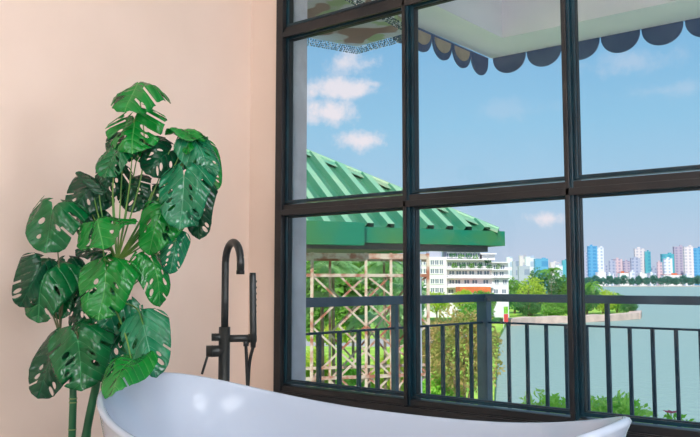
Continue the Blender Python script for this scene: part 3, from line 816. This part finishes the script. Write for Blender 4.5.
def palm(px, yc, d, rpx, label, seed, nf=17, m='f_palm', base=ZG):
    p = at(px, yc, d); rnd = random.Random(seed); R_ = rpx*d/F; H_ = p.z-base
    t = thing('palm_tree', label, 'palm', (p.x, p.y, base))
    bm = bmesh.new(); tube(bm, [(.1, 0, -.05), (.05, 0, H_*.5), (0, 0, H_)], [.05, .045, .04], 10); link('trunk', bm, M['bark'], t)
    vs = []; fs = []
    for k in range(nf):
        a = k*2.4+rnd.uniform(-.2, .2); el = rnd.uniform(-.15, 1.15); dr = Vector((math.cos(a), math.sin(a), 0)); prev = None
        pts = []
        for i in range(25):
            s = i/24; pts.append(Vector((0, 0, H_))+dr*(R_*s*math.cos(el*(1-s*.3)))+UP*(R_*(math.sin(el)*s*1.1-.75*s*s)))
        sd_ = Vector((-dr.y, dr.x, 0))
        for i in range(2, 25):
            tdir = (pts[i]-pts[i-1]).normalized(); ll = R_*.34*math.sin(PI*(.12+.86*i/25))
            for sg in (1, -1):
                e = pts[i]+sd_*sg*ll*.85+tdir*ll*.45-UP*ll*rnd.uniform(.25, .6); w = tdir*R_*.02
                b = len(vs); vs += [tuple(pts[i]-w), tuple(pts[i]+w), tuple(e)]; fs.append((b, b+1, b+2))
            b = len(vs); q = UP*R_*.008; vs += [tuple(pts[i-1]-q), tuple(pts[i]-q), tuple(pts[i]+q), tuple(pts[i-1]+q)]; fs.append((b, b+1, b+2, b+3))
    raw('frond', vs, fs, M[m], t)['kind'] = 'stuff'
    return t
# behind the scaffold
palm(333, 268, 20, 34, 'feathery palm behind the left bay of the scaffold', 1, 22)
palm(398, 292, 24, 36, 'feathery palm behind the right bay of the scaffold', 2, 22)
palm(368, 318, 19, 26, 'low palm between the two taller palms behind the scaffold', 4, 18)
palm(322, 300, 16.5, 26, 'small palm close behind the left upright of the scaffold', 5, 20)
palm(384, 262, 23, 30, 'tall palm whose fronds show under the eave beside the hotel', 6, 22)
tree(352, 246, 330, 34, 70, M['f_mid'], 'broad leafy tree rising behind the palms left of the hotel', 21, 2600, .7)
tree(398, 262, 345, 40, 60, M['f_palm'], 'pale green tree behind the scaffold, right of the broad one', 22, 3500, .5)
tree(316, 250, 340, 30, 40, M['f_mid'], 'leafy tree at the left edge of the window view', 23, 2600, .45)
tree(334, 318, 345, 46, 60, M['f_yel'], 'lime green hedge beyond the scaffold', 24, 2600, .4, name='hedge', cat='hedge', trunk=False)
for i, (px, y0, y1, d, w, mk, lb) in enumerate((
    (318, 350, 400, 26, 44, 'f_yel', 'lime green shrub below the left bay of the scaffold'),
    (352, 356, 410, 24, 46, 'f_fresh', 'fresh green shrub below the middle of the scaffold'),
    (386, 352, 412, 25, 46, 'f_yel', 'lime green shrub below the right bay of the scaffold'),
    (418, 352, 420, 26, 40, 'f_fresh', 'fresh green shrub at the foot of the pale drainpipe'))):
    tree(px, y0, y1, d, w, M[mk], lb, 30+i, 2600, .16, name='shrub', cat='shrub')
tree(462, 306, 402, 21, 84, M['f_red'], 'loose tree with green and ochre leaves behind the corner of the railing', 40, 4200, .115)
tree(428, 312, 380, 24, 46, M['f_red'], 'smaller ochre-leaved tree left of the railing corner', 41, 2200, .12)
tree(440, 368, 420, 22, 60, M['f_fresh'], 'leafy green shrub under the ochre tree', 42, 2600, .15, name='shrub', cat='shrub')
# lakeside trees in front of the hotel and on the point
LT = [(416, 288, 306, 120, 30, 'f_mid'), (436, 292, 310, 110, 26, 'f_yel'), (462, 289, 308, 118, 24, 'f_yel'), (484, 290, 310, 125, 26, 'f_mid'), (500, 288, 312, 150, 22, 'f_dark'),
      (514, 276, 312, 165, 30, 'f_mid'), (530, 274, 314, 160, 28, 'f_yel'), (548, 268, 312, 172, 34, 'f_dark'), (566, 274, 312, 168, 30, 'f_mid'),
      (586, 280, 312, 165, 30, 'f_dark'), (602, 288, 314, 168, 26, 'f_yel'), (616, 292, 314, 172, 22, 'f_mid'), (628, 300, 315, 170, 16, 'f_dark'), (474, 304, 322, 95, 34, 'f_mid'), (528, 298, 317, 150, 26, 'f_dark'), (556, 300, 317, 150, 30, 'f_mid')]
LTL = ['tree left of the hotel beside the window mullion', 'lime tree below the hotel left wing', 'lime tree under the hotel orange roof', 'tree below the hotel right wing', 'dark tree at the hotel right foot',
       'tree on the lakeside just right of the hotel', 'lime tree on the promenade between two darker crowns', 'tallest dark tree on the promenade', 'tree on the promenade left of the thick mullion',
       'dark tree on the promenade right of the thick mullion', 'lime tree near the tip of the point', 'small tree near the tip of the point', 'last low dark tree on the tip of the point', 'tree below the top rail, left of the railing corner', 'low dark tree just above the embankment', 'low green tree just above the embankment']
for i, (px, y0, y1, d, w, mk) in enumerate(LT):
    if d >= 150: d = 196+(d-150)*1.1+(i % 3)*4
    elif d < 100: d = 104
    tree(px, y0, y1+(9 if d > 190 else 3), d, w*1.3, M[mk], LTL[i], 50+i, 2000, w*d/F*.085, group='lakeside trees')
palm(551, 272, 205, 14, 'palm crown above the promenade trees', 8, 16, 'f_mid')
palm(592, 284, 200, 12, 'palm crown right of the thick mullion', 9, 16, 'f_mid')
# far shore trees
for i in range(17):
    px = 588+i*7.3; h = (276.5, 274.5, 277, 275.5)[i % 4]
    wds = ('first', 'second', 'third', 'fourth', 'fifth', 'sixth', 'seventh', 'eighth', 'ninth', 'tenth', 'eleventh', 'twelfth', 'thirteenth', 'fourteenth', 'fifteenth', 'sixteenth', 'last')[i]
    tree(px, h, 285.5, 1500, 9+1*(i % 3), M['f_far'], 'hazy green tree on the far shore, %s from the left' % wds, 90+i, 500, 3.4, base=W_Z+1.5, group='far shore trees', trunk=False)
# leafy bushes just beyond the railing, lower right
def big_leaf_bush(px, ytop, d, wpx, hpx, label, seed, m='f_fresh', n=2600, size=.085):
    p = at(px, 281.5, d); t = thing('leafy_shrub', label, 'shrub', (p.x, p.y, ZG)); zt = at(px, ytop, d).z
    w = wpx*d/F; h = hpx*d/F; rnd = random.Random(seed)
    foliage('leaves', [(0, 0, zt-ZG-h*.5, w*.5, w*.4, h*.5)]+[(rnd.uniform(-.4, .4)*w, rnd.uniform(-.3, .3)*w, zt-ZG-h*rnd.uniform(.35, .6), w*.2, w*.2, h*.3) for _ in range(4)], n, size, M[m], t, seed, 2.4, .3)
    bm = bmesh.new()
    for k in range(7):
        a = k*.9; tube(bm, [(0, 0, -.05), (w*.1*math.cos(a), w*.1*math.sin(a), (zt-ZG)*.5), (w*.32*math.cos(a), w*.3*math.sin(a), zt-ZG-h*.45)], [.05, .035, .012], 6)
    link('stem', bm, M['bark'], t)
    return t
big_leaf_bush(545, 394, 9.5, 50, 70, 'bright leafy shrub beyond the railing left of the thick mullion', 201, m='f_lime')
big_leaf_bush(612, 395, 9.2, 80, 80, 'widest bright leafy shrub beyond the railing, right of the thick mullion', 202, n=5200, m='f_lime')
big_leaf_bush(590, 403, 9.9, 46, 60, 'bright leafy shrub tucked against the thick mullion', 203, m='f_lime')
big_leaf_bush(672, 416, 9.0, 50, 60, 'low shrub with a pink flower at the right edge', 204, n=900)
p = at(671, 413, 9.0); fl = thing('flower', 'small pink flower on the low shrub at the right edge', 'flower', (p.x, p.y, p.z))
bm = bmesh.new()
for k in range(6):
    a = k*PI/3; c = Vector((math.cos(a), math.sin(a), .25))
    vs = [bm.verts.new(x) for x in (Vector((0, 0, 0)), c*.05+Vector((-math.sin(a), math.cos(a), 0))*.03, c*.09, c*.05-Vector((-math.sin(a), math.cos(a), 0))*.03)]
    bm.faces.new(vs)
pe = link('petals', bm, M['flower'], fl); pe.modifiers.new('t', 'SOLIDIFY').thickness = .004
bm = bmesh.new(); tube(bm, [(0, 0, .01), (0, 0, -.5)], .006, 6); link('stem', bm, M['stalk'], fl)

# ------------------------------------------------------------------ hotel
HD = 170.0; sc = HD/F
hp0 = at(466, 281.5, HD); yaw = math.atan2(RGT.y, RGT.x)
ht = thing('hotel', 'white multi-storey lakeside hotel with terraces behind the trees', 'building', (hp0.x, hp0.y, ZG), yaw)
def hx(px): return (px-466)*sc
def hz(py): return EYE+(HOR-py)*sc-ZG
def hbox(name, m, x0, x1, y0, y1, f0=0, f1=9, parent=ht):
    bm = bmesh.new(); box(bm, hx(x0), hx(x1), f0, f1, hz(y1), hz(y0)); return link(name, bm, m, parent)
hbox('wing', M['hotel'], 405, 447, 257, 317)
hbox('main_block', M['hotel'], 447, 492, 260, 317, .8, 10)
hbox('upper_block', M['hgrey'], 448, 482, 250, 260, 2.5, 10)
hbox('upper_block', M['hotel'], 484, 497, 254, 260, 2.0, 10)
hbox('wing', M['hotel'], 492, 508.5, 262, 317, .2, 9)
hbox('roof_slab', M['white'], 446, 483, 248.5, 250.2, 1.2, 10)
hbox('roof_slab', M['white'], 482, 498, 253, 254.2, 1.2, 10)
hbox('blue_roof', M['hgrey'], 430, 442, 250, 257, 2, 8)
sg = hbox('sign_board', M['white'], 446, 481, 245.2, 248.4, 1.0, 1.3)
for k in range(4): hbox('lettering', M['redsign'], 448+2.6*k, 450.1+2.6*k, 245.9, 247.9, .9, 1.0, sg)
for k in range(8): hbox('lettering', M['redsign'], 459+2.6*k, 460.4+2.6*k, 246.5, 247.7, .9, 1.0, sg)
def hwin(x0, x1, y0, y1, f):
    w = hbox('window', M['hwin'], x0, x1, y0, y1, f-.06, f+.1)
    bm = bmesh.new(); box(bm, hx((x0+x1)/2)-.06, hx((x0+x1)/2)+.06, f-.12, f-.06, hz(y1), hz(y0))
    for yy in (y0, y1): box(bm, hx(x0)-.1, hx(x1)+.1, f-.14, f-.06, hz(yy)-.1, hz(yy)+.1)
    link('window_trim', bm, M['white'], w)
for r, y in enumerate((260, 268.5, 278.5, 287.5)):
    for x in (408, 413, 419, 424, 431, 435.5, 440): hwin(x, x+3.1, y, y+5.2, 0)
for y, xs_ in ((270.5, (450, 457, 463, 470, 478, 485)), (279.5, (450, 456, 465, 473, 484)), (289, (449, 459, 476))):
    for x in xs_: hwin(x, x+4.6, y, y+4.6, .8)
for y, xs_ in ((265, (494, 501)), (271.5, (494, 500)), (279.5, (495, 503)), (289, (494, 502))):
    for x in xs_: hwin(x, x+3.6, y, y+4.6, .2)
for x in (449, 453.5, 458, 463, 468, 473, 478): hwin(x, x+3, 252.5, 257.5, 2.5)
for x in (449, 453.5, 458, 463, 468, 474, 480, 486): hwin(x, x+3, 262, 267, .8)
for y in (259.2, 268.5, 277.3, 286.5):
    hbox('terrace', M['white'], 446.5, 492.5, y, y+1.1, -.5, .9)
for y in (262, 269.3, 277): hbox('terrace', M['white'], 491.5, 509.5, y, y+1.0, -.8, .3)
hb = [(453, 257), (461, 258), (469, 257.5), (476, 258.5), (488, 262), (455, 267), (463, 267.5), (472, 267), (480, 267.5), (498, 268), (490, 268.5)]
for i, (x, y) in enumerate(hb):
    foliage('terrace_planting', [(hx(x), .2, hz(y)+.3, .75, .5, .55)], 90, .32, M['f_mid'] if i % 2 else M['f_dark'], ht, 300+i)
hbox('annexe_roof', M['orange'], 455, 484, 286.5, 292, -8, -1)
hbox('annexe', M['hotel'], 456, 483, 292, 317, -7.5, -1)

# white low building and banners at the promenade
def block(name, px0, px1, ytop, d, m, label, dep=12, cat='building', roof=None, group=None, base=ZG):
    p = at((px0+px1)/2, 281.5, d); k = d/F
    t = thing(name, label, cat, (p.x, p.y, base), yaw, group=group)
    w = (px1-px0)*k; h = EYE+(HOR-ytop)*k-base
    bm = bmesh.new(); box(bm, -w/2, w/2, 0, dep, 0, h); link('body', bm, m, t)
    bm = bmesh.new(); box(bm, -w/2*1.03, w/2*1.03, -.02*dep, dep*1.02, h, h+max(.8, k*.5)*.8); link('parapet', bm, roof or m, t)
    bm = bmesh.new(); rr = random.Random(px0); a = rr.uniform(-.3, .1)*w; box(bm, a, a+w*.28, dep*.3, dep*.6, h, h+1.8*k); link('roof_plant_room', bm, roof or m, t)
    return t
T = {}
def tm(key, a, b, sx=9, sz=7, fill=.5):
    T[key] = tower_mat(key, a, b, sx, sz, fill); return T[key]
cream = tm('cream_tower', rgb(226, 214, 212), rgb(186, 182, 194)); blue = tm('blue_glass_tower', rgb(96, 166, 204), rgb(70, 142, 190), 12, 7, .6)  # tower colours carry the aerial haze as a pale tint
white = tm('white_tower', rgb(230, 230, 236), rgb(176, 190, 210)); pink = tm('pink_tower', rgb(214, 186, 190), rgb(166, 152, 172))
teal = tm('teal_tower', rgb(84, 172, 184), rgb(64, 148, 172), 14, 8, .5); grey = tm('grey_tower', rgb(176, 180, 198), rgb(140, 150, 178)); mauve = tm('mauve_tower', rgb(186, 172, 186), rgb(144, 138, 166), 10, 6, .5)
towers = [ # px0, px1, ytop, depth, mat, label
 (507, 513, 258, 620, white, 'pale narrow block just right of the hotel'), (513, 519, 262, 600, grey, 'grey block beside the pale narrow one right of the hotel'),
 (520, 527, 256.5, 640, cream, 'cream tower with a stepped top left of the white one'), (526, 535.5, 257.5, 610, white, 'broad white block left of the blue block'),
 (535.5, 548.5, 259.5, 600, blue, 'bright blue block above the promenade trees'), (519, 530, 267, 560, grey, 'low grey-blue block in front of the cream tower'), (551, 560, 263, 640, cream, 'cream block right of the blue block'), (556, 563, 266, 600, white, 'low white block right of the cream block'), (563, 570, 261, 650, teal, 'teal block behind the thick mullion'),
 (584.5, 589, 253, 1450, grey, 'slim grey tower left of the tall blue one'), (589, 598, 246.5, 1400, blue, 'tall blue glass tower, leftmost of the skyline'), (598, 604.5, 248, 1420, white, 'white tower joined to the tall blue one'),
 (604, 608, 266, 1500, grey, 'low grey tower right of the white one'), (610, 616, 261, 1450, grey, 'grey stepped tower'), (615, 623, 259.5, 1470, pink, 'pinkish tower right of the grey stepped one'),
 (624, 632, 261.5, 1480, mauve, 'mauve block in the gap before the cream tower'), (632, 641, 258.5, 1440, grey, 'grey tower in front of the cream one'), (636, 646, 249, 1500, cream, 'tall cream tower with a flat cap'),
 (646, 651.5, 252, 1490, teal, 'teal slab joined to the tall cream tower'), (658, 663, 262.5, 1460, pink, 'small pink tower left of the teal-topped one'), (663, 675, 254.5, 1470, teal, 'teal-topped broad block'), (665, 673, 259, 1455, white, 'white front block below the teal top'),
 (675.5, 686, 247, 1480, mauve, 'tall mauve tower'), (685.5, 694.5, 247, 1450, cream, 'tall cream tower joined to the mauve one'), (694.5, 705, 248.5, 1470, blue, 'blue tower at the right edge'), (652, 658, 268, 1500, grey, 'low grey block between teal slab and pink tower')]
for (a, b, y, d, m, lb) in towers:
    d2 = d if d < 1000 else 1590+(d-1400)*2.2
    block('tower_block', a, b, y, d2, m, lb+' across the water' if d > 1000 else lb, dep=(b-a)*d/F*.45, cat='tower', group='skyline towers', base=ZG if d < 1000 else W_Z+1.5)
lows = [(598, 606, 272.5), (608, 614, 274), (620, 629, 273), (630, 635, 272), (640, 647, 274), (650, 656, 273.5), (664, 682, 275), (684, 692, 275.5)]
for i, (a, b, y) in enumerate(lows):
    block('low_house', a, b, y, 1545, white if i % 2 else M['white'], 'low white lakeside house on the far shore, %s from the left' % ('first second third fourth fifth sixth seventh eighth ninth'.split()[i]), dep=14, cat='house', roof=M['orange'] if i in (2, 6) else None, group='far shore houses', base=W_Z+1.5)
# banner and little kiosk on the promenade
p = at(503, 281.5, 150); bn = thing('banner', 'green and red banner on a pole at the start of the embankment', 'banner', (p.x, p.y, ZG), yaw)
bm = bmesh.new(); tube(bm, [(0, 0, 0), (0, 0, 4.4)], .06, 8); link('pole', bm, M['white'], bn)
bm = bmesh.new(); box(bm, .06, .9, -.02, .02, 2.9, 4.3); link('green_cloth', bm, M['f_fresh'], bn)
bm = bmesh.new(); box(bm, .06, .9, -.02, .02, 1.2, 2.85); link('red_cloth', bm, M['redsign'], bn)

# ------------------------------------------------------------------ sky, sun, camera
w = bpy.data.worlds.new('World'); bpy.context.scene.world = w; w.use_nodes = True
N = w.node_tree.nodes; L = w.node_tree.links; bg = N['Background']
tc_ = N.new('ShaderNodeTexCoord')
def VM(op, a, b=None, sc_=None):
    n = N.new('ShaderNodeVectorMath'); n.operation = op
    for i, v in enumerate((a, b)):
        if v is None: continue
        if isinstance(v, (tuple, Vector)): n.inputs[i].default_value = tuple(v)
        else: L.new(v, n.inputs[i])
    return n
def MM(op, a, b=None, c=None):
    n = N.new('ShaderNodeMath'); n.operation = op
    for i, v in enumerate((a, b, c)):
        if v is None: continue
        if isinstance(v, (int, float)): n.inputs[i].default_value = v
        else: L.new(v, n.inputs[i])
    return n.outputs[0]
dirn = VM('NORMALIZE', tc_.outputs['Generated']).outputs[0]
sp = N.new('ShaderNodeSeparateXYZ'); L.new(dirn, sp.inputs[0])
rp = N.new('ShaderNodeValToRGB'); L.new(sp.outputs['Z'], rp.inputs['Fac'])
el = rp.color_ramp.elements
el[0].position = 0; el[0].color = rgb(196, 206, 228)
el[1].position = 1; el[1].color = rgb(96, 150, 208)
for pos, col in ((.04, rgb(190, 207, 230)), (.10, rgb(172, 206, 232)), (.20, rgb(148, 200, 232)), (.34, rgb(122, 180, 224))):
    e = el.new(pos); e.color = col
nz = N.new('ShaderNodeTexNoise'); nz.inputs['Scale'].default_value = 26; nz.inputs['Detail'].default_value = 8; nz.inputs['Roughness'].default_value = .62
L.new(dirn, nz.inputs['Vector'])
clouds = [(354, 64, 30, 13, .85), (345, 90, 52, 15, .95), (328, 112, 46, 19, 1), (356, 141, 33, 14, 1), (312, 118, 20, 12, .8), (372, 84, 18, 6, .7), (547, 219, 19, 8.5, .95), (628, 62, 60, 14, .28), (670, 90, 60, 10, .22), (520, 110, 60, 14, .14), (180, 60, 60, 30, .9), (900, 120, 120, 30, .8), (-60, 120, 90, 30, .9)]
acc = None
for (px, py, rw, rh, st_) in clouds:
    c = ray(px, py).normalized(); r = Vector((c.y, -c.x, 0)).normalized(); u = r.cross(c)
    dv = VM('SUBTRACT', dirn, c).outputs[0]
    a = MM('DIVIDE', VM('DOT_PRODUCT', dv, r).outputs['Value'], rw/F); b = MM('DIVIDE', VM('DOT_PRODUCT', dv, u).outputs['Value'], rh/F)
    rr = MM('SQRT', MM('ADD', MM('MULTIPLY', a, a), MM('MULTIPLY', b, b)))
    k = MM('ADD', MM('SUBTRACT', 1.0, rr), MM('MULTIPLY', MM('SUBTRACT', nz.outputs['Fac'], .5), 3.1))
    mr = N.new('ShaderNodeMapRange'); mr.interpolation_type = 'SMOOTHSTEP'; L.new(k, mr.inputs[0]); mr.inputs[1].default_value = -.02; mr.inputs[2].default_value = 1.05; mr.inputs[4].default_value = st_
    acc = mr.outputs[0] if acc is None else MM('MAXIMUM', acc, mr.outputs[0])
mx = N.new('ShaderNodeMix'); mx.data_type = 'RGBA'; L.new(acc, mx.inputs[0]); L.new(rp.outputs['Color'], mx.inputs[6]); mx.inputs[7].default_value = rgb(238, 232, 240)
L.new(mx.outputs[2], bg.inputs['Color']); bg.inputs['Strength'].default_value = 1.0

sl = bpy.data.lights.new('sun', 'SUN'); sl.energy = 4.5; sl.angle = .012; sl.color = (1, .95, .88)
so = bpy.data.objects.new('sun', sl); C.objects.link(so)
sdv = (-FWD*.72-RGT*.24+UP*.70).normalized()        # towards the sun, behind the house
so.rotation_euler = sdv.to_track_quat('Z', 'Y').to_euler()

cam = bpy.data.cameras.new('camera'); co = bpy.data.objects.new('camera', cam); C.objects.link(co)
cam.sensor_width = 36; cam.lens = F/700*36; cam.clip_end = 6000; cam.clip_start = .05
co.location = (0, 0, EYE)
lk = (FWD*math.cos(PITCH)+UP*math.sin(PITCH)).normalized()
co.rotation_euler = lk.to_track_quat('-Z', 'Y').to_euler()
S_ = bpy.context.scene; S_.camera = co
S_.view_settings.view_transform = 'Standard'; S_.view_settings.look = 'None'; S_.view_settings.gamma = 1; S_.view_settings.exposure = 0
S_.view_settings.use_curve_mapping = False
S_.cycles.use_denoising = True
S_.cycles.max_bounces = 10; S_.cycles.transparent_max_bounces = 12; S_.cycles.sample_clamp_indirect = 6
